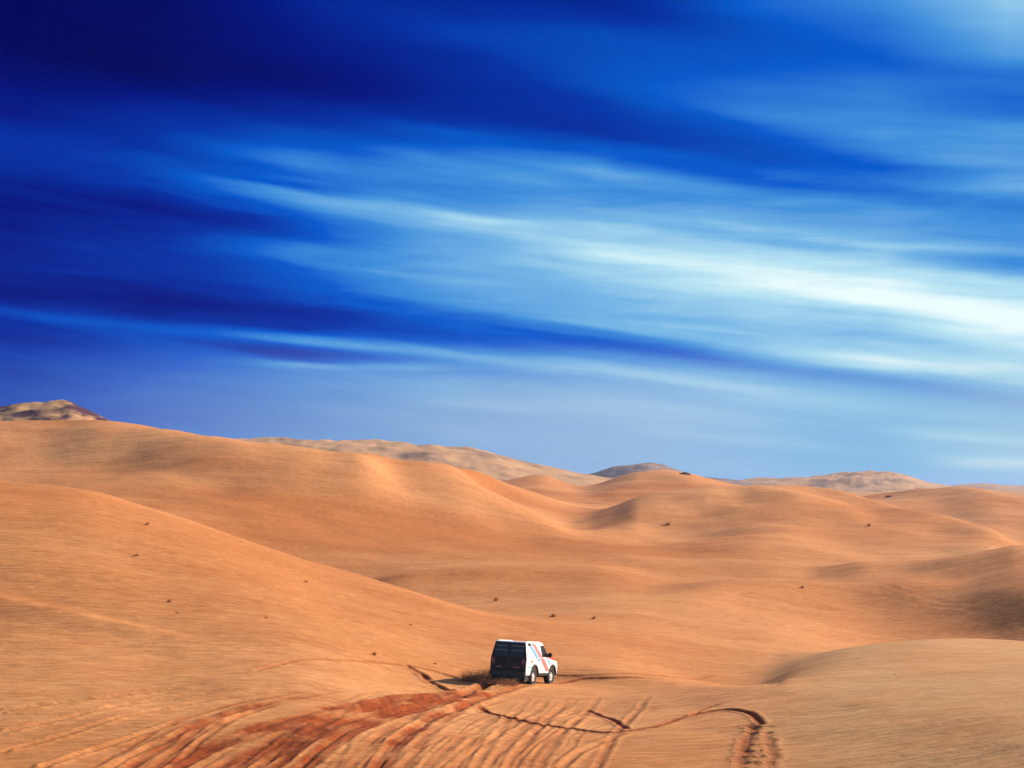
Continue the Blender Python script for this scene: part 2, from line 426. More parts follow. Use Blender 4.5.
trk = grid_mesh('tyre_tracks', TR > 0.06, 0.005, {'pale': pale, 'track': TR}, M_TRACK)
tag(trk, 'dark red ruts and wheel tracks churned into the sand', kind='structure')

# ---------------------------------------------------------------- far rocky hills
def rock_hill_material(name, sand, rock, lo, hi, sc):
    m, N, L, b = new_mat(name)
    tc = N.new('ShaderNodeTexCoord'); mp = N.new('ShaderNodeMapping'); mp.inputs['Scale'].default_value = (0.5, 0.5, 1.2)
    L.new(tc.outputs['Object'], mp.inputs['Vector'])
    n = N.new('ShaderNodeTexNoise'); n.inputs['Scale'].default_value = sc; n.inputs['Detail'].default_value = 7; n.inputs['Roughness'].default_value = 0.6
    L.new(mp.outputs['Vector'], n.inputs['Vector'])
    rp = N.new('ShaderNodeValToRGB'); rp.color_ramp.elements[0].position = lo; rp.color_ramp.elements[1].position = hi
    rp.color_ramp.elements[0].color = sand + (1,); rp.color_ramp.elements[1].color = rock + (1,)
    L.new(n.outputs['Fac'], rp.inputs['Fac']); L.new(rp.outputs['Color'], b.inputs['Base Color'])
    b.inputs['Roughness'].default_value = 0.95; b.inputs['Specular IOR Level'].default_value = 0.1
    return m
def hill(name, label, dist, depth, prof, rough, seed, mat, base=-12, nx=260, ny=70, wav=None):
    """a range whose crest passes through the bearings and rows of prof at the given distance"""
    us = [p[0] for p in prof]; ys = [p[1] for p in prof]
    u = np.linspace(us[0], us[-1], nx); yc = pchip(us, ys, u)
    crest = (HZ - yc) / F * dist
    t = np.linspace(-1, 1, ny)
    xx = np.zeros((ny, nx)); yy = np.zeros((ny, nx)); zz = np.zeros((ny, nx))
    wav = wav or dist * 0.05
    for i in range(ny):
        D = dist + t[i] * depth
        xx[i] = (u - 512) / F * dist * (1 + 0.12 * t[i]); yy[i] = D
        zz[i] = base + (crest - base) * (1 - abs(t[i]) ** 1.4)
    w = (1 - np.abs(t)[:, None] ** 2)
    n = fbm(xx / wav, yy / wav, 5, seed, 0.55)
    zz += (n - 0.25) * rough * w * np.clip((crest - base)[None, :] / (crest.max() - base), 0.1, 1)
    me = bpy.data.meshes.new(name)
    vs = np.stack([xx, yy, zz], -1).reshape(-1, 3)
    fs = [(i * nx + j, i * nx + j + 1, (i + 1) * nx + j + 1, (i + 1) * nx + j) for i in range(ny - 1) for j in range(nx - 1)]
    me.from_pydata(vs.tolist(), [], fs); me.update(); me.shade_smooth(); me.materials.append(mat)
    o = bpy.data.objects.new(name, me); COL.objects.link(o); return tag(o, label, kind='structure')
M_OUT = rock_hill_material('outcrop_rock', (0.46, 0.25, 0.12), (0.08, 0.035, 0.045), 0.44, 0.54, 0.16)
M_FAR = rock_hill_material('pale_hill', (0.48, 0.27, 0.14), (0.25, 0.15, 0.10), 0.50, 0.66, 0.09)
M_BLU = rock_hill_material('grey_hill', (0.30, 0.20, 0.15), (0.12, 0.09, 0.09), 0.40, 0.62, 0.035)
hill('rocky_hill', 'dark rocky outcrop on the skyline at far left', 340, 40,
     [(-420,425),(-250,411),(-120,414),(-40,405),(0,405),(20,403),(45,401),(65,402),(85,409),(105,416),(135,424),(180,437)], 2.4, 5, M_OUT, base=2, wav=22)
hill('pale_hill', 'pale stony hills behind the dunes left of centre', 640, 110,
     [(60,452),(150,444),(220,440),(270,438.5),(320,438.5),(370,440),(410,442),(450,445),(490,451),(520,459),(560,468),(600,475),(650,482),(720,490)], 2.4, 9, M_FAR, wav=26)
hill('grey_hill', 'low grey peak behind the round dune', 1100, 150,
     [(520,488),(560,481),(590,474),(615,469),(632,466.5),(648,463.5),(662,464),(682,470),(705,475),(740,480),(790,487)], 4.0, 13, M_BLU, wav=60)
hill('stony_hill', 'long pale stony hill on the horizon at right', 1180, 180,
     [(680,488),(720,479),(760,478),(800,476.5),(830,473),(862,470.5),(890,472),(915,478),(945,485),(965,489)], 5.0, 17, M_FAR, wav=48)
hill('distant_hill', 'faint far ridge on the horizon at far right', 2000, 250,
     [(880,492),(930,487.5),(980,484),(1020,485),(1080,481),(1180,479),(1300,486),(1400,492)], 5, 23, M_FAR, wav=100)

# ---------------------------------------------------------------- dry tufts and stones
M_SHR = [simple('dry_twigs', (0.36, 0.155, 0.05), 0.9, var=0.3), simple('dry_grass', (0.44, 0.21, 0.075), 0.9, var=0.3)]
def tuft(name, loc, size, seed, mat, n=60):
    rr = random.Random(seed); bm = bmesh.new()
    for i in range(n):
        a = rr.uniform(0, 6.283); lean = rr.uniform(0.15, 1.1); h = size * rr.uniform(0.5, 1.0)
        b0 = Vector((rr.gauss(0, size * 0.16), rr.gauss(0, size * 0.16), -0.03)); w = size * rr.uniform(0.02, 0.045)
        side = Vector((-math.sin(a), math.cos(a), 0)) * w
        d1 = Vector((math.cos(a) * lean, math.sin(a) * lean, 1)).normalized() * h * 0.55
        d2 = Vector((math.cos(a) * lean * 1.7, math.sin(a) * lean * 1.7, 0.75)).normalized() * h * 0.45
        v = [bm.verts.new(p) for p in (b0 - side, b0 + side, b0 + d1 + side * 0.8, b0 + d1 - side * 0.8, b0 + d1 + d2)]
        bm.faces.new(v[:4]); bm.faces.new((v[3], v[2], v[4]))
    o = link_bm(name, bm, mat); o.location = loc; return o
TUFTS = [  # column, row, size, label
 (374, 655, 0.62, 'dark tall dry tuft on the open sand left of the vehicle'),
 (169, 602, 0.50, 'dry shrub in the middle of the large left dune face'),
 (177, 613, 0.32, 'small low tuft just below the shrub on the left dune face'),
 (306, 582, 0.40, 'lone dark shrub just under the crest of the left dune'),
 (147, 525, 0.42, 'faint dry tuft high on the left dune near its crest'),
 (136, 556, 0.28, 'tiny tuft between two others on the upper left dune'),
 (266, 618, 0.30, 'small tuft on the lower right flank of the left dune'),
 (411, 625, 0.30, 'small pale tuft on the slope above and left of the vehicle'),
 (435, 664, 0.36, 'low dry tuft closest to the left of the vehicle'),
 (496, 601, 0.60, 'dry shrub in the valley straight above the vehicle roof'),
 (553, 617, 0.60, 'left of two dry tufts in the valley right above the vehicle'),
 (594, 619, 0.50, 'right of two dry tufts in the valley right above the vehicle'),
 (668, 525, 1.30, 'dark bush on the slope below the round central dune'),
 (869, 526, 1.10, 'dark bush on the shaded slope of the right hand dune'),
 (802, 588, 0.40, 'low dry bush in the valley at the start of faint tracks'),
 (895, 675, 0.22, 'tiny tuft on the pale dune at lower right'),
]
for i, (px, py, sz, lab) in enumerate(TUFTS):
    sz = sz * 10.0 * hit(px, py).length / F if py > 560 else 5.0 * hit(px, py).length / F
    tag(tuft('dry_shrub', hit(px, py), sz, 100 + i, M_SHR[i % 2]), lab, 'shrub', 'dry tufts scattered over the dunes')
M_ROCK = simple('dark_rock', (0.11, 0.06, 0.045), 0.95, var=0.35, scale=2.0)
def boulder(loc, sx, sy, sz, seed):
    bm = bmesh.new(); bmesh.ops.create_icosphere(bm, subdivisions=4, radius=1)
    from mathutils import noise as mn
    for v in bm.verts:
        p = v.co.copy(); d = 1 + 0.35 * mn.fractal(p * 1.4 + Vector((seed, 0, 0)), 1, 2, 4)
        v.co = Vector((p.x * sx * d, p.y * sy * d, p.z * sz * d))
    o = link_bm('boulder', bm, M_ROCK, smooth=False); o.location = loc; return o
for px, py, wpx, lab, sd_ in ((685, 474.5, 11, 'dark flat boulder on the crest of the round central dune', 3), (889, 497, 7, 'small dark boulder on the crest of the right hand dune', 8)):
    p = hit(px, py); q = wpx * p.length / F / 2
    tag(boulder(p, q, q * 0.7, q * 0.42, sd_), lab, 'boulder', 'dark boulders on the dune crests')

# ---------------------------------------------------------------- the off-road vehicle
WH = simple('white_paint', (0.80, 0.79, 0.77), 0.35, var=0.03, coat=0.4, dust=0.10)
REAR_SHADE = simple('rear_shade_paint', (0.005, 0.004, 0.004), 0.8, var=0.4, scale=9, dust=0.10)  # near-black stands in for the shade on the rear, with dust flecks
BLK = simple('black_plastic', (0.010, 0.010, 0.012), 0.6)
RUB = simple('tyre_rubber', (0.013, 0.012, 0.012), 0.85, var=0.25)
RIM = simple('white_rim', (0.72, 0.70, 0.66), 0.45, dust=0.3)
GLS = simple('tinted_glass', (0.004, 0.005, 0.007), 0.25, var=0.05)
SLAT = simple('grey_slat', (0.16, 0.15, 0.17), 0.5)
REDP = simple('red_paint', (0.60, 0.05, 0.02), 0.35, coat=0.4)
PINK = simple('faded_red_tape', (0.62, 0.16, 0.15), 0.45)
BLUE = simple('blue_tape', (0.12, 0.36, 0.72), 0.45)
LENS = simple('red_lens', (0.16, 0.008, 0.008), 0.2)
CLEAR = simple('headlight_lens', (0.6, 0.62, 0.65), 0.1)
TEAL = simple('teal_tape', (0.08, 0.32, 0.34), 0.5); ORNG = simple('orange_tape', (0.75, 0.24, 0.07), 0.5)

LEN, RW, WB0, WB1, WRAD = 4.72, 0.93, 1.22, 3.92, 0.41      # length from rear face, half width, axle positions, wheel radius
ZS, ZB, ZW, ZR = 0.46, 1.02, 1.30, 2.08                      # sill, -, waist, roof
def halfw(z): return RW if z <= ZW else RW - (z - ZW) / (ZR - ZW) * 0.15
car = empty('off_road_vehicle')
tag(car, 'white off road vehicle with rear doors coloured dark for shade and red and blue side stripes', 'car')

def arch(yc, r, n=12, a0=180, a1=0):
    return [(yc + r * math.cos(R(a0 + (a1 - a0) * i / n)), WRAD + r * math.sin(R(a0 + (a1 - a0) * i / n))) for i in range(n + 1)]
def clip_arch(yc, r):
    q = math.degrees(math.asin((ZS - WRAD) / r)); return arch(yc, r, 12, 180 - q, q)
def extrude_profile(prof, wfun, bev=0.03, seg=2):
    bm = bmesh.new()
    a = [bm.verts.new((-wfun(z), y, z)) for y, z in prof]; b = [bm.verts.new((wfun(z), y, z)) for y, z in prof]
    fa = bm.faces.new(a); fb = bm.faces.new(b[::-1]); n = len(prof)
    for i in range(n): bm.faces.new((a[i], b[i], b[(i + 1) % n], a[(i + 1) % n]))
    bmesh.ops.recalc_face_normals(bm, faces=bm.faces)
    if bev:
        ed = [e for e in bm.edges if (e.verts[0] in a and e.verts[1] in a) or (e.verts[0] in b and e.verts[1] in b)]
        bmesh.ops.bevel(bm, geom=ed, offset=bev, segments=seg, affect='EDGES', profile=0.5)
    return bm
low = [(0.05, ZS)] + clip_arch(WB0, 0.53) + clip_arch(WB1, 0.53) + [(LEN - 0.06, ZS), (LEN, 0.62), (LEN - 0.02, 1.02), (LEN - 0.14, 1.16), (3.62, 1.27), (3.42, ZW), (0.04, ZW), (0.0, 0.95), (0.0, 0.60)]
bm = extrude_profile(low[::-1], lambda z: RW - 0.05 * max(0, (0.62 - z)), 0.045, 3)
body = link_bm('body', bm, WH, car)
top = [(0.04, ZW + 0.004), (3.42, ZW + 0.004), (3.30, ZW + 0.06), (2.72, ZR - 0.09), (2.58, ZR - 0.02), (2.30, ZR), (0.36, ZR), (0.20, ZR - 0.025), (0.17, ZR - 0.08)]
top = [(y, z - 0.08 if z < ZW + 0.01 else z) for y, z in top]
bm = extrude_profile(top[::-1], lambda z: halfw(z) - 0.003, 0.05, 3)
link_bm('cabin', bm, WH, car)
# roof rails
for s in (-1, 1):
    bm = bmesh.new(); bmesh.ops.create_cube(bm, size=1, matrix=Matrix.Translation((s * 0.72, 1.4, ZR + 0.012)) @ Matrix.Diagonal((0.03, 1.9, 0.028, 1)))
    link_bm('roof_rail', bm, WH, car)

def panel(name, pts, mat, th=0.012, parent=car, axis='side', s=1):
    """thin solid panel on a body side (pts = y,z) or on the rear (pts = x,z); quads from bottom to top follow the body's slopes"""
    bm = bmesh.new(); n = len(pts)
    inner, outer = [], []
    for a, z in pts:
        if axis == 'side':
            w = halfw(z) - (0.05 * max(0, 0.62 - z)); inner.append((s * (w - 0.01), a, z)); outer.append((s * (w + th), a, z))
        else:
            y = rear_y(z); inner.append((a, y + 0.02, z)); outer.append((a, y - th, z))
    vi = [bm.verts.new(p) for p in inner]; vo = [bm.verts.new(p) for p in outer]
    if n == 4 or axis == 'side': bm.faces.new(vi); bm.faces.new(vo[::-1])
    else:                                              # pts run up one edge and back down the other
        for V in (vi, vo):
            for i in range(n // 2 - 1): bm.faces.new((V[i], V[i + 1], V[n - 2 - i], V[n - 1 - i]))
    for i in range(n): bm.faces.new((vi[i], vo[i], vo[(i + 1) % n], vi[(i + 1) % n]))
    return link_bm(name, bm, mat, parent)
def rear_y(z):
    return float(np.interp(z, [0.6, 0.95, ZW, ZR - 0.08, ZR], [0.0, 0.0, 0.04, 0.17, 0.2]))
def rear_w(z): return halfw(z) - 0.022

# rear: two door leaves, windows with pale slats, lamps, bumper
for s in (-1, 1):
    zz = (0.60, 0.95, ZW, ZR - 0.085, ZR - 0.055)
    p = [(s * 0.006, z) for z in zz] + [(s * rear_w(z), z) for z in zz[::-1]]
    d = panel('rear_door', p, REAR_SHADE, 0.020, axis='rear')
    panel('rear_window', [(s * 0.06, ZW + 0.06), (s * 0.77, ZW + 0.06), (s * 0.715, ZR - 0.15), (s * 0.06, ZR - 0.15)], GLS, 0.027, parent=d, axis='rear')
    for z in (1.62, 1.83):
        panel('window_slat', [(s * 0.08, z), (s * 0.73, z), (s * 0.73, z + 0.03), (s * 0.08, z + 0.03)], SLAT, 0.040, parent=d, axis='rear')
    panel('door_handle', [(s * 0.05, 1.12), (s * 0.18, 1.12), (s * 0.18, 1.16), (s * 0.05, 1.16)], BLK, 0.045, parent=d, axis='rear')
    panel('reflector', [(s * 0.30, 0.80), (s * 0.62, 0.80), (s * 0.62, 0.86), (s * 0.30, 0.86)], LENS, 0.030, axis='rear')
    panel('tail_light', [(s * 0.70, 0.99), (s * 0.845, 0.99), (s * 0.845, 1.24), (s * 0.70, 1.24)], LENS, 0.030, axis='rear')
bm = bmesh.new(); bmesh.ops.create_cube(bm, size=1, matrix=Matrix.Translation((0, -0.06, 0.52)) @ Matrix.Diagonal((1.84, 0.18, 0.24, 1)))
bmesh.ops.bevel(bm, geom=bm.edges[:], offset=0.03, segments=2, affect='EDGES'); link_bm('rear_bumper', bm, BLK, car)
bm = bmesh.new(); bmesh.ops.create_cube(bm, size=1, matrix=Matrix.Translation((0, LEN + 0.03, 0.60)) @ Matrix.Diagonal((1.76, 0.18, 0.20, 1)))
bmesh.ops.bevel(bm, geom=bm.edges[:], offset=0.04, segments=2, affect='EDGES'); link_bm('front_bumper', bm, BLK, car)
# spare wheel carried on the right rear leaf
def wheel_bm(rad, wid, n=28):
    bm = bmesh.new(); pr = [(-wid/2+0.03, rad*0.495), (-wid/2, rad*0.90), (-wid/2+0.03, rad*0.985), (-wid/2+0.06, rad), (wid/2-0.06, rad), (wid/2-0.03, rad*0.985), (wid/2, rad*0.90), (wid/2-0.03, rad*0.495)]
    rings = []
    for i in range(n):
        a = 2 * math.pi * i / n
        rings.append([bm.verts.new((x, (r + (0.012 if i % 2 and 1 < q < 6 else 0)) * math.cos(a), (r + (0.012 if i % 2 and 1 < q < 6 else 0)) * math.sin(a))) for q, (x, r) in enumerate(pr)])
    m = len(pr)
    for i in range(n):
        A, B = rings[i], rings[(i + 1) % n]
        for q in range(m): bm.faces.new((A[q], A[(q + 1) % m], B[(q + 1) % m], B[q]))
    return bm
def rim_bm(rad, wid, s, n=28):
    bm = bmesh.new(); pr = [(s*(wid/2-0.03), rad*0.50), (s*(wid/2-0.02), rad*0.48), (s*(wid/2-0.08), rad*0.42), (s*(wid/2-0.07), rad*0.30), (s*(wid/2-0.01), rad*0.22), (s*(wid/2+0.005), rad*0.14)]
    rings = [[bm.verts.new((x, r * math.cos(2*math.pi*i/n), r * math.sin(2*math.pi*i/n))) for x, r in pr] for i in range(n)]
    for i in range(n):
        A, B = rings[i], rings[(i + 1) % n]
        for q in range(len(pr) - 1): bm.faces.new((A[q], A[q+1], B[q+1], B[q]))
    bm.faces.new([r[-1] for r in rings]); c = [bm.verts.new((-s*0.02, rad*0.50*math.cos(2*math.pi*i/n), rad*0.50*math.sin(2*math.pi*i/n))) for i in range(n)]
    bm.faces.new(c)
    for i in range(n): bm.faces.new((rings[i][0], rings[(i+1) % n][0], c[(i+1) % n], c[i]))
    return bm
for y in (WB0, WB1):
    for s in (-1, 1):
        w = empty('wheel', (s * 0.765, y, WRAD - 0.02)); w.parent = car
        if y == WB1: w.rotation_euler = (0, 0, R(-4))
        link_bm('tyre', wheel_bm(WRAD, 0.28), RUB, w); link_bm('rim', rim_bm(WRAD, 0.28, s), RIM, w)
        # flare of the wheel arch
        bm = bmesh.new(); o_, i_ = arch(y, 0.60, 14, 176, 4), arch(y, 0.525, 14, 176, 4)
        if y == WB0:
            pass
        ring = o_ + i_[::-1]; x0, x1 = s * 0.88, s * 0.965
        a = [bm.verts.new((x0, p, z)) for p, z in ring]; b = [bm.verts.new((x1, p, z)) for p, z in ring]; n = len(o_)
        for i in range(n - 1):
            for V in (a, b): bm.faces.new((V[i], V[i+1], V[2*n-2-i], V[2*n-1-i]))
            bm.faces.new((a[i], a[i+1], b[i+1], b[i])); bm.faces.new((a[2*n-1-i], a[2*n-2-i], b[2*n-2-i], b[2*n-1-i]))
        bm.faces.new((a[0], a[-1], b[-1], b[0])); bm.faces.new((a[n-1], a[n], b[n], b[n-1]))
        link_bm('wheel_arch', bm, BLK, car)
        # mud flap behind the wheel
        if y == WB0:
            bm = bmesh.new(); bmesh.ops.create_cube(bm, size=1, matrix=Matrix.Translation((s * 0.74, y - 0.58, 0.42)) @ Matrix.Diagonal((0.28, 0.015, 0.34, 1)))
            link_bm('mud_flap', bm, BLK, car)
# underbody and axles
bm = bmesh.new()
bmesh.ops.create_cube(bm, size=1, matrix=Matrix.Translation((0, 2.4, 0.53)) @ Matrix.Diagonal((1.15, 4.4, 0.22, 1)))
for y in (WB0, WB1): bmesh.ops.create_cone(bm, cap_ends=True, segments=12, radius1=0.07, radius2=0.07, depth=1.4, matrix=Matrix.Translation((0, y, WRAD - 0.02)) @ Matrix.Rotation(R(90), 4, 'Y'))
bmesh.ops.create_cube(bm, size=1, matrix=Matrix.Translation((0, 0.35, 0.40)) @ Matrix.Diagonal((1.72, 0.55, 0.36, 1)))  # extra black block under the rear, stands in for the underside's shade
link_bm('underbody', bm, BLK, car)
# side glass, stripes, sills, marks
for s in (-1, 1):
    panel('side_window', [(2.36, ZW + 0.07), (3.24, ZW + 0.07), (2.70, ZR - 0.16), (2.22, ZR - 0.16)], GLS, 0.010, s=s)
    panel('quarter_window', [(0.52, ZR - 0.20), (0.86, ZR - 0.20), (0.78, ZR - 0.07), (0.36, ZR - 0.07)], GLS, 0.010, s=s)
    k = 1.45                                               # stripe: forward shift per metre of height
    def stripe(name, y0, wd, z0, z1, mat):
        zs = [z0, ZW] if z0 < ZW < z1 else [z0]
        pts = [(y0 + (ZR - z) * k, z) for z in (z1, *( [ZW] if z0 < ZW < z1 else []), z0)] + [(y0 + wd + (ZR - z) * k, z) for z in (z0, *( [ZW] if z0 < ZW < z1 else []), z1)]
        return panel(name, pts, mat, 0.005, s=s)
    stripe('blue_stripe', 0.34, 0.36, 1.32, ZR - 0.22, BLUE); stripe('blue_stripe', 0.40, 0.30, 1.14, 1.29, BLUE)
    stripe('red_stripe', 0.86, 0.46, 1.32, ZR - 0.07, PINK); stripe('red_stripe', 0.84, 0.58, 0.66, 1.29, PINK)
    panel('sill', [(1.80, ZS + 0.01), (3.34, ZS + 0.01), (3.34, ZS + 0.12), (1.80, ZS + 0.12)], BLK, 0.02, s=s)
    panel('teal_mark', [(0.30, 0.84), (0.78, 0.84), (0.78, 0.89), (0.30, 0.89)], TEAL, 0.004, s=s)
    panel('orange_mark', [(0.62, 1.08), (0.92, 1.08), (0.92, 1.2), (0.62, 1.2)], ORNG, 0.004, s=s)
    panel('blue_mark', [(3.10, 1.12), (3.32, 1.12), (3.32, 1.26), (3.10, 1.26)], BLUE, 0.004, s=s)
    panel('fender_vent', [(3.36, 0.98), (3.44, 0.98), (3.44, 1.16), (3.36, 1.16)], BLK, 0.006, s=s)
    # mirror on its arm
    bm = bmesh.new()
    bmesh.ops.create_cube(bm, size=1, matrix=Matrix.Translation((s * 1.02, 3.16, 1.47)) @ Matrix.Diagonal((0.22, 0.10, 0.22, 1)))
    bmesh.ops.bevel(bm, geom=bm.edges[:], offset=0.03, segments=2, affect='EDGES')
    bmesh.ops.create_cube(bm, size=1, matrix=Matrix.Translation((s * 0.90, 3.15, 1.42)) @ Matrix.Diagonal((0.10, 0.04, 0.05, 1)))
    link_bm('side_mirror', bm, BLK, car)
    bm = bmesh.new(); bmesh.ops.create_cone(bm, cap_ends=True, segments=20, radius1=0.11, radius2=0.10, depth=0.06, matrix=Matrix.Translation((s * 0.62, LEN - 0.0, 0.90)) @ Matrix.Rotation(R(-90), 4, 'X'))
    link_bm('headlight', bm, CLEAR, car)
# windscreen, grille and the red hood
def slab(name, a, b, hw0, hw1, mat, up=0.012, dn=0.02):
    (y0, z0), (y1, z1) = a, b; d = Vector((0, y1 - y0, z1 - z0)).normalized(); nrm = Vector((0, -d.z, d.y))
    if nrm.z < 0: nrm = -nrm
    bm = bmesh.new(); q = []
    for off in (-dn, up):
        q.append([bm.verts.new(Vector(p) + nrm * off) for p in ((-hw0, y0, z0), (hw0, y0, z0), (hw1, y1, z1), (-hw1, y1, z1))])
    bm.faces.new(q[0]); bm.faces.new(q[1][::-1])
    for i in range(4): bm.faces.new((q[0][i], q[1][i], q[1][(i+1) % 4], q[0][(i+1) % 4]))
    return link_bm(name, bm, mat, car)
slab('windscreen', (3.25, 1.42), (2.76, 1.95), 0.80, 0.72, GLS)
slab('hood', (3.66, 1.275), (LEN - 0.18, 1.165), 0.84, 0.83, REDP, 0.11, 0.01)
bm = bmesh.new(); bmesh.ops.create_cube(bm, size=1, matrix=Matrix.Translation((0, LEN + 0.005, 0.90)) @ Matrix.Diagonal((0.95, 0.04, 0.24, 1))); link_bm('grille', bm, BLK, car)

# set it on the slope: rear right wheel stands at W1
fw = Vector((FW[0], FW[1], CAR_GRADE)).normalized(); rt = Vector((RT[0], RT[1], CAR_ROLL)).normalized(); up = rt.cross(fw).normalized(); rt = fw.cross(up).normalized()
rot = Matrix((rt, fw, up)).transposed()
car.rotation_euler = rot.to_euler()
car.location = Vector(W1) - rot @ Vector((0.765, WB0, 0.0)) + Vector((0, 0, -0.03))
CAR_M = Matrix.Translation(car.location) @ rot.to_4x4()

# sand thrown up by the rear wheels
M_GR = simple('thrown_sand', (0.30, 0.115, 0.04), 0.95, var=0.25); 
def spray(name, label, centre, n, smin, smax, seed, mat):
    """loose clods: small irregular eight-sided grains"""
    rr = random.Random(seed); vs, fs = [], []
    for i in range(n):
        p = CAR_M @ Vector(centre(rr, rr.random() ** 1.3)); gz = ground_z(p.x, p.y); p.z = max(p.z, gz + 0.005)
        q = rr.uniform(smin, smax); b0 = len(vs)
        for d in ((1,0,0),(-1,0,0),(0,1,0),(0,-1,0),(0,0,1),(0,0,-1)):
            vs.append(tuple(p[c] + d[c] * q * rr.uniform(0.6, 1.2) + rr.gauss(0, 0.15) * q for c in range(3)))
        for a, b, c in ((0,2,4),(2,1,4),(1,3,4),(3,0,4),(2,0,5),(1,2,5),(3,1,5),(0,3,5)): fs.append((b0 + a, b0 + b, b0 + c))
    me = bpy.data.meshes.new(name); me.from_pydata(vs, [], fs); me.update(); me.materials.append(mat)
    o = bpy.data.objects.new(name, me); COL.objects.link(o); return tag(o, label, kind='stuff')
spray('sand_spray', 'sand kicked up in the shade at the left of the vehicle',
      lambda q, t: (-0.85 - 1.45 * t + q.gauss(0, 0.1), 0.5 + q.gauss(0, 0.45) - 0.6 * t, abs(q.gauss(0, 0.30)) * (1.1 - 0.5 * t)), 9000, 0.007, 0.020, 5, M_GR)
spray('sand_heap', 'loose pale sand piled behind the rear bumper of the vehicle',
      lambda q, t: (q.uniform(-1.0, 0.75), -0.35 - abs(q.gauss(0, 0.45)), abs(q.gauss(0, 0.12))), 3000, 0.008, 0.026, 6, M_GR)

# ---------------------------------------------------------------- sky
world = bpy.data.worlds.new('World'); scene.world = world; world.use_nodes = True
WN, WL = world.node_tree.nodes, world.node_tree.links; WN.clear()
out = WN.new('ShaderNodeOutputWorld'); bg = WN.new('ShaderNodeBackground'); bg.inputs['Strength'].default_value = 0.1
WL.new(bg.outputs[0], out.inputs['Surface'])
sky = WN.new('ShaderNodeTexSky'); sky.sky_type = 'NISHITA'; sky.sun_disc = False
sky.sun_elevation = R(SUN_EL); sky.sun_rotation = R(SUN_AZ)
sky.ozone_density = 3.0; sky.dust_density = 0.6
geo = WN.new('ShaderNodeTexCoord'); sep = WN.new('ShaderNodeSeparateXYZ'); WL.new(geo.outputs['Generated'], sep.inputs[0])
def wm(op, *ins, clamp=False):
    n = WN.new('ShaderNodeMath'); n.operation = op; n.use_clamp = clamp
    for i, v in enumerate(ins):
        if isinstance(v, (int, float)): n.inputs[i].default_value = v
        else: WL.new(v, n.inputs[i])
    return n.outputs[0]
def wrange(v, a, b, c=0.0, d=1.0, smooth=False):
    n = WN.new('ShaderNodeMapRange'); n.interpolation_type = 'SMOOTHSTEP' if smooth else 'LINEAR'
    for i, q in enumerate((a, b, c, d)): n.inputs[i + 1].default_value = q
    WL.new(v, n.inputs[0]); return n.outputs[0]
def wmixf(f, a, b):
    n = WN.new('ShaderNodeMix'); n.data_type = 'FLOAT'; WL.new(f, n.inputs[0]); WL.new(a, n.inputs[2]); WL.new(b, n.inputs[3]); return n.outputs[0]
def wmixc(f, a, b):
    n = WN.new('ShaderNodeMix'); n.data_type = 'RGBA'
    WL.new(f, n.inputs[0]); WL.new(a, n.inputs[6]); WL.new(b, n.inputs[7]); return n.outputs[2]
def wramp(v, stops, interp='LINEAR'):
    n = WN.new('ShaderNodeValToRGB'); cr = n.color_ramp; cr.interpolation = interp
    while len(cr.elements) < len(stops): cr.elements.new(0.5)
    for e, (p, c) in zip(cr.elements, stops):
        e.position = p
    for e, (p, c) in zip(cr.elements, stops): e.color = (c, c, c, 1) if isinstance(c, (int, float)) else tuple(c) + (1,)
    WL.new(v, n.inputs[0]); return n.outputs[0]
x, y, z = sep.outputs
azn = wm('ARCTAN2', x, y); hyp = wm('SQRT', wm('ADD', wm('MULTIPLY', x, x), wm('MULTIPLY', y, y)))
eln = wm('ARCTAN2', z, hyp)
SH = 0.14; P0, P1 = -0.10, 0.42
def pcoord(px, py):
    a = math.atan((px - 512) / F); e = math.atan((HZ - py) / F * math.cos(a)); return a, (e + SH * a - P0) / (P1 - P0)
warp = WN.new('ShaderNodeTexNoise'); warp.noise_dimensions = '2D'; warp.inputs['Scale'].default_value = 1.0; warp.inputs['Detail'].default_value = 3
cmb = WN.new('ShaderNodeCombineXYZ'); WL.new(wm('MULTIPLY', azn, 7.0), cmb.inputs[0]); WL.new(wm('MULTIPLY', wm('ADD', eln, wm('MULTIPLY', azn, SH)), 26.0), cmb.inputs[1])
WL.new(cmb.outputs[0], warp.inputs['Vector'])
pn = wm('DIVIDE', wm('SUBTRACT', wm('ADD', eln, wm('MULTIPLY', azn, SH)), P0), P1 - P0)
pn = wm('ADD', pn, wm('MULTIPLY', wm('SUBTRACT', warp.outputs['Fac'], 0.5), 0.012))
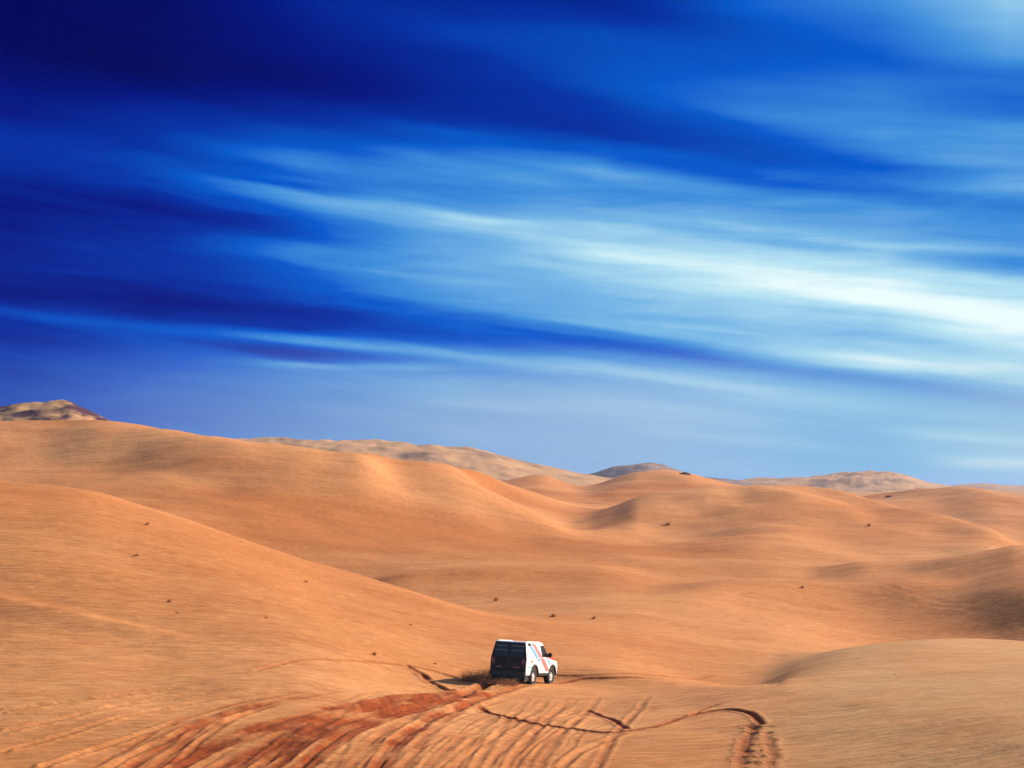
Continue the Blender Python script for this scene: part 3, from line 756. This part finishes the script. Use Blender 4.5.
COLS = [
 (20,  [(0,.0),(40,.0),(75,.1),(110,.17),(145,.29),(168,.27),(182,.17),(200,.19),(230,.19),(260,.22),(285,.17),(303,.2),(312,.29),(325,.24),(350,.29),(400,.36),(480,.5)]),
 (150, [(0,.02),(50,.03),(85,.08),(100,.19),(130,.28),(170,.38),(182,.33),(205,.17),(225,.26),(260,.27),(295,.19),(313,.2),(325,.32),(350,.4),(400,.5),(480,.6)]),
 (300, [(0,.2),(40,.15),(80,.09),(110,.25),(140,.4),(163,.54),(178,.45),(187,.42),(195,.66),(204,.62),(215,.45),(235,.42),(250,.54),(270,.45),(290,.4),(310,.28),(328,.3),(342,.55),(350,.4),(358,.32),(365,.55),(385,.6),(480,.7)]),
 (450, [(0,.24),(30,.33),(60,.24),(100,.22),(120,.28),(135,.42),(165,.52),(180,.58),(193,.55),(204,.6),(214,.82),(222,.75),(235,.66),(260,.7),(280,.68),(300,.6),(318,.44),(335,.4),(345,.44),(353,.6),(365,.6),(385,.7),(480,.75)]),
 (600, [(0,.2),(40,.38),(80,.4),(105,.32),(130,.28),(150,.45),(172,.68),(185,.62),(200,.6),(215,.7),(230,.8),(250,.9),(265,.85),(285,.78),(310,.74),(325,.75),(335,.6),(345,.5),(358,.58),(368,.7),(382,.62),(400,.74),(480,.76)]),
 (750, [(0,.46),(30,.4),(60,.42),(90,.5),(112,.55),(130,.42),(150,.4),(180,.45),(195,.6),(215,.62),(240,.78),(255,.88),(272,.98),(285,.95),(300,.84),(330,.8),(345,.78),(365,.62),(380,.72),(392,.8),(405,.74),(430,.75),(480,.78)]),
 (880, [(0,.58),(30,.5),(60,.45),(100,.55),(130,.62),(150,.6),(165,.45),(190,.5),(215,.66),(235,.63),(250,.76),(270,.88),(290,1.),(302,.99),(315,.84),(335,.78),(350,.82),(360,.94),(368,.85),(382,.64),(395,.7),(420,.7),(480,.76)]),
 (1005,[(0,.8),(20,.76),(50,.66),(80,.5),(105,.48),(130,.62),(160,.66),(185,.66),(205,.55),(230,.6),(250,.66),(262,.6),(285,.85),(305,.97),(325,1.),(340,.95),(355,.85),(375,.9),(385,.8),(400,.6),(430,.68),(465,.85),(480,.8)]),
]
T = None; prev = None
for px, st in COLS:
    stops = sorted((pcoord(px, yy)[1], v) for yy, v in st)
    rnode = wramp(pn, stops, 'EASE'); a = math.atan((px - 512) / F)
    if T is None: T = rnode
    else: T = wmixf(wrange(azn, prev, a), T, rnode)
    prev = a
stn = WN.new('ShaderNodeTexNoise'); stn.noise_dimensions = '2D'; stn.inputs['Scale'].default_value = 1.0; stn.inputs['Detail'].default_value = 5; stn.inputs['Roughness'].default_value = 0.55
cm2 = WN.new('ShaderNodeCombineXYZ'); WL.new(wm('MULTIPLY', azn, 3.6), cm2.inputs[0]); WL.new(wm('MULTIPLY', wm('ADD', eln, wm('MULTIPLY', azn, 0.12)), 75.0), cm2.inputs[1])
WL.new(cm2.outputs[0], stn.inputs['Vector'])
amp = wm('MULTIPLY', wrange(eln, 0.29, 0.2, 0.03, 0.13), 1.0)
wsp = WN.new('ShaderNodeTexNoise'); wsp.noise_dimensions = '2D'; wsp.inputs['Scale'].default_value = 1.0; wsp.inputs['Detail'].default_value = 6; wsp.inputs['Roughness'].default_value = 0.6; wsp.inputs['Distortion'].default_value = 0.3
cm3 = WN.new('ShaderNodeCombineXYZ'); WL.new(wm('MULTIPLY', azn, 9.0), cm3.inputs[0]); WL.new(wm('MULTIPLY', wm('ADD', eln, wm('MULTIPLY', azn, 0.07)), 80.0), cm3.inputs[1])
WL.new(cm3.outputs[0], wsp.inputs['Vector'])
T = wm('ADD', T, wm('MULTIPLY', wm('SUBTRACT', stn.outputs['Fac'], 0.5), amp))
T = wm('ADD', T, wm('MULTIPLY', wm('SUBTRACT', wsp.outputs['Fac'], 0.5), wm('MULTIPLY', amp, 1.3)), clamp=True)
PAL = [(0,(0,0,88)),(.15,(0,16,130)),(.3,(0,48,166)),(.45,(0,90,206)),(.6,(62,142,220)),(.75,(118,182,230)),(.9,(185,228,244)),(1.0,(238,255,255))]
def streak(x0, y0, x1, y1, w, amp):
    """a long soft band of cloud between two bearings / heights"""
    def ae(px, py):
        a = math.atan((px - 512) / F); return a, math.atan((HZ - py) / F * math.cos(a))
    (a0, e0), (a1, e1) = ae(x0, y0), ae(x1, y1); L_ = math.hypot(a1 - a0, e1 - e0); ca, sa = (a1 - a0) / L_, (e1 - e0) / L_
    da, de = wm('SUBTRACT', azn, (a0 + a1) / 2), wm('SUBTRACT', eln, (e0 + e1) / 2)
    al = wm('ADD', wm('MULTIPLY', da, ca * 2 / L_), wm('MULTIPLY', de, sa * 2 / L_)); ac = wm('ADD', wm('MULTIPLY', de, ca * F / w), wm('MULTIPLY', da, -sa * F / w))
    ac = wm('ADD', ac, wm('MULTIPLY', wm('SUBTRACT', stn.outputs['Fac'], 0.5), 1.6))
    q = wm('ADD', wm('MULTIPLY', ac, ac), wm('POWER', wm('ABSOLUTE', al), 4.0))
    return wm('MULTIPLY', wm('POWER', 2.718, wm('MULTIPLY', q, -1.0)), amp)
STREAKS = [(-60,306,500,354,6,.09),(250,362,440,367,4,.16),(270,190,540,228,8,.03),(330,338,900,400,8,.09),(700,350,1060,374,8,.08),
           (-60,286,430,318,7,-.04),(240,343,420,362,6,-.09),(560,336,1060,400,9,-.13),(215,150,340,166,18,.02),(380,150,560,182,8,.08),
           (-40,205,300,225,10,-.06),(620,205,980,245,8,.07),(840,243,1000,250,5,.04),(540,400,800,424,9,.10),(760,398,1060,424,8,.10),(880,430,1100,446,9,.16),(640,432,840,446,7,.08),(940,462,1100,466,6,.2),(380,398,560,412,9,.07),(-60,60,420,90,26,-.04)]
for sk in STREAKS: T = wm('ADD', T, streak(*sk))
T = wm('MINIMUM', wm('MAXIMUM', T, 0.0), 1.0)
pal = wramp(T, [(p, s2l(c)) for p, c in PAL])
HOR = [(-160,(30,66,172)),(20,(52,86,172)),(150,(98,120,190)),(300,(128,154,206)),(450,(148,176,216)),(600,(172,192,222)),(750,(160,196,228)),(880,(138,190,228)),(1005,(172,206,226)),(1180,(180,210,228))]
h0, h1 = R(-26), R(26)
hor = wramp(wrange(azn, h0, h1), [((math.atan((px - 512) / F) - h0) / (h1 - h0), s2l(c)) for px, c in HOR], 'B_SPLINE')
hmix = wm('MULTIPLY', wrange(eln, 0.108, 0.045, 0, 0.68, True), 1.0)
front = wmixc(hmix, pal, hor)
sc_ = WN.new('ShaderNodeVectorMath'); sc_.operation = 'SCALE'; WL.new(front, sc_.inputs[0]); sc_.inputs['Scale'].default_value = 10.0 * SKYK
side = wm('MULTIPLY', wrange(azn, R(-75), R(-40), 0, 1, True), wrange(azn, R(75), R(40), 0, 1, True))
side = wm('MULTIPLY', side, wrange(eln, 0.9, 0.5, 0, 1, True))
WL.new(wmixc(side, sky.outputs[0], sc_.outputs[0]), bg.inputs['Color'])

# ---------------------------------------------------------------- sun
sd = bpy.data.lights.new('sun', 'SUN'); sd.energy = 4.9; sd.angle = R(0.53); sd.color = (1.0, 0.88, 0.72)
sun = bpy.data.objects.new('sun', sd); COL.objects.link(sun)
dirv = Vector((math.sin(R(SUN_AZ)) * math.cos(R(SUN_EL)), math.cos(R(SUN_AZ)) * math.cos(R(SUN_EL)), math.sin(R(SUN_EL))))
sun.rotation_euler = dirv.to_track_quat('Z', 'Y').to_euler()

scene.view_settings.view_transform = 'Standard'; scene.view_settings.look = 'None'
scene.view_settings.exposure = EXPO; scene.view_settings.gamma = 1.0
scene.view_settings.use_curve_mapping = False

# ---------------------------------------------------------------- haze
bm = bmesh.new(); zt, zb, w = 23.0, -32.0, 14200.0
bmesh.ops.create_cube(bm, size=1, matrix=Matrix.Translation((0, 0, (zt + zb) / 2)) @ Matrix.Diagonal((2 * w, 2 * w, zt - zb, 1)))
mh = bpy.data.materials.new('haze'); mh.use_nodes = True; hn = mh.node_tree.nodes; hn.clear()
ho = hn.new('ShaderNodeOutputMaterial'); hv = hn.new('ShaderNodeVolumePrincipled')
hv.inputs['Color'].default_value = (0.36, 0.54, 0.90, 1); hv.inputs['Density'].default_value = 0.00012; hv.inputs['Anisotropy'].default_value = 0.2
mh.node_tree.links.new(hv.outputs[0], ho.inputs['Volume'])
hz = link_bm('haze', bm, mh); tag(hz, 'thin pale desert haze', kind='stuff')
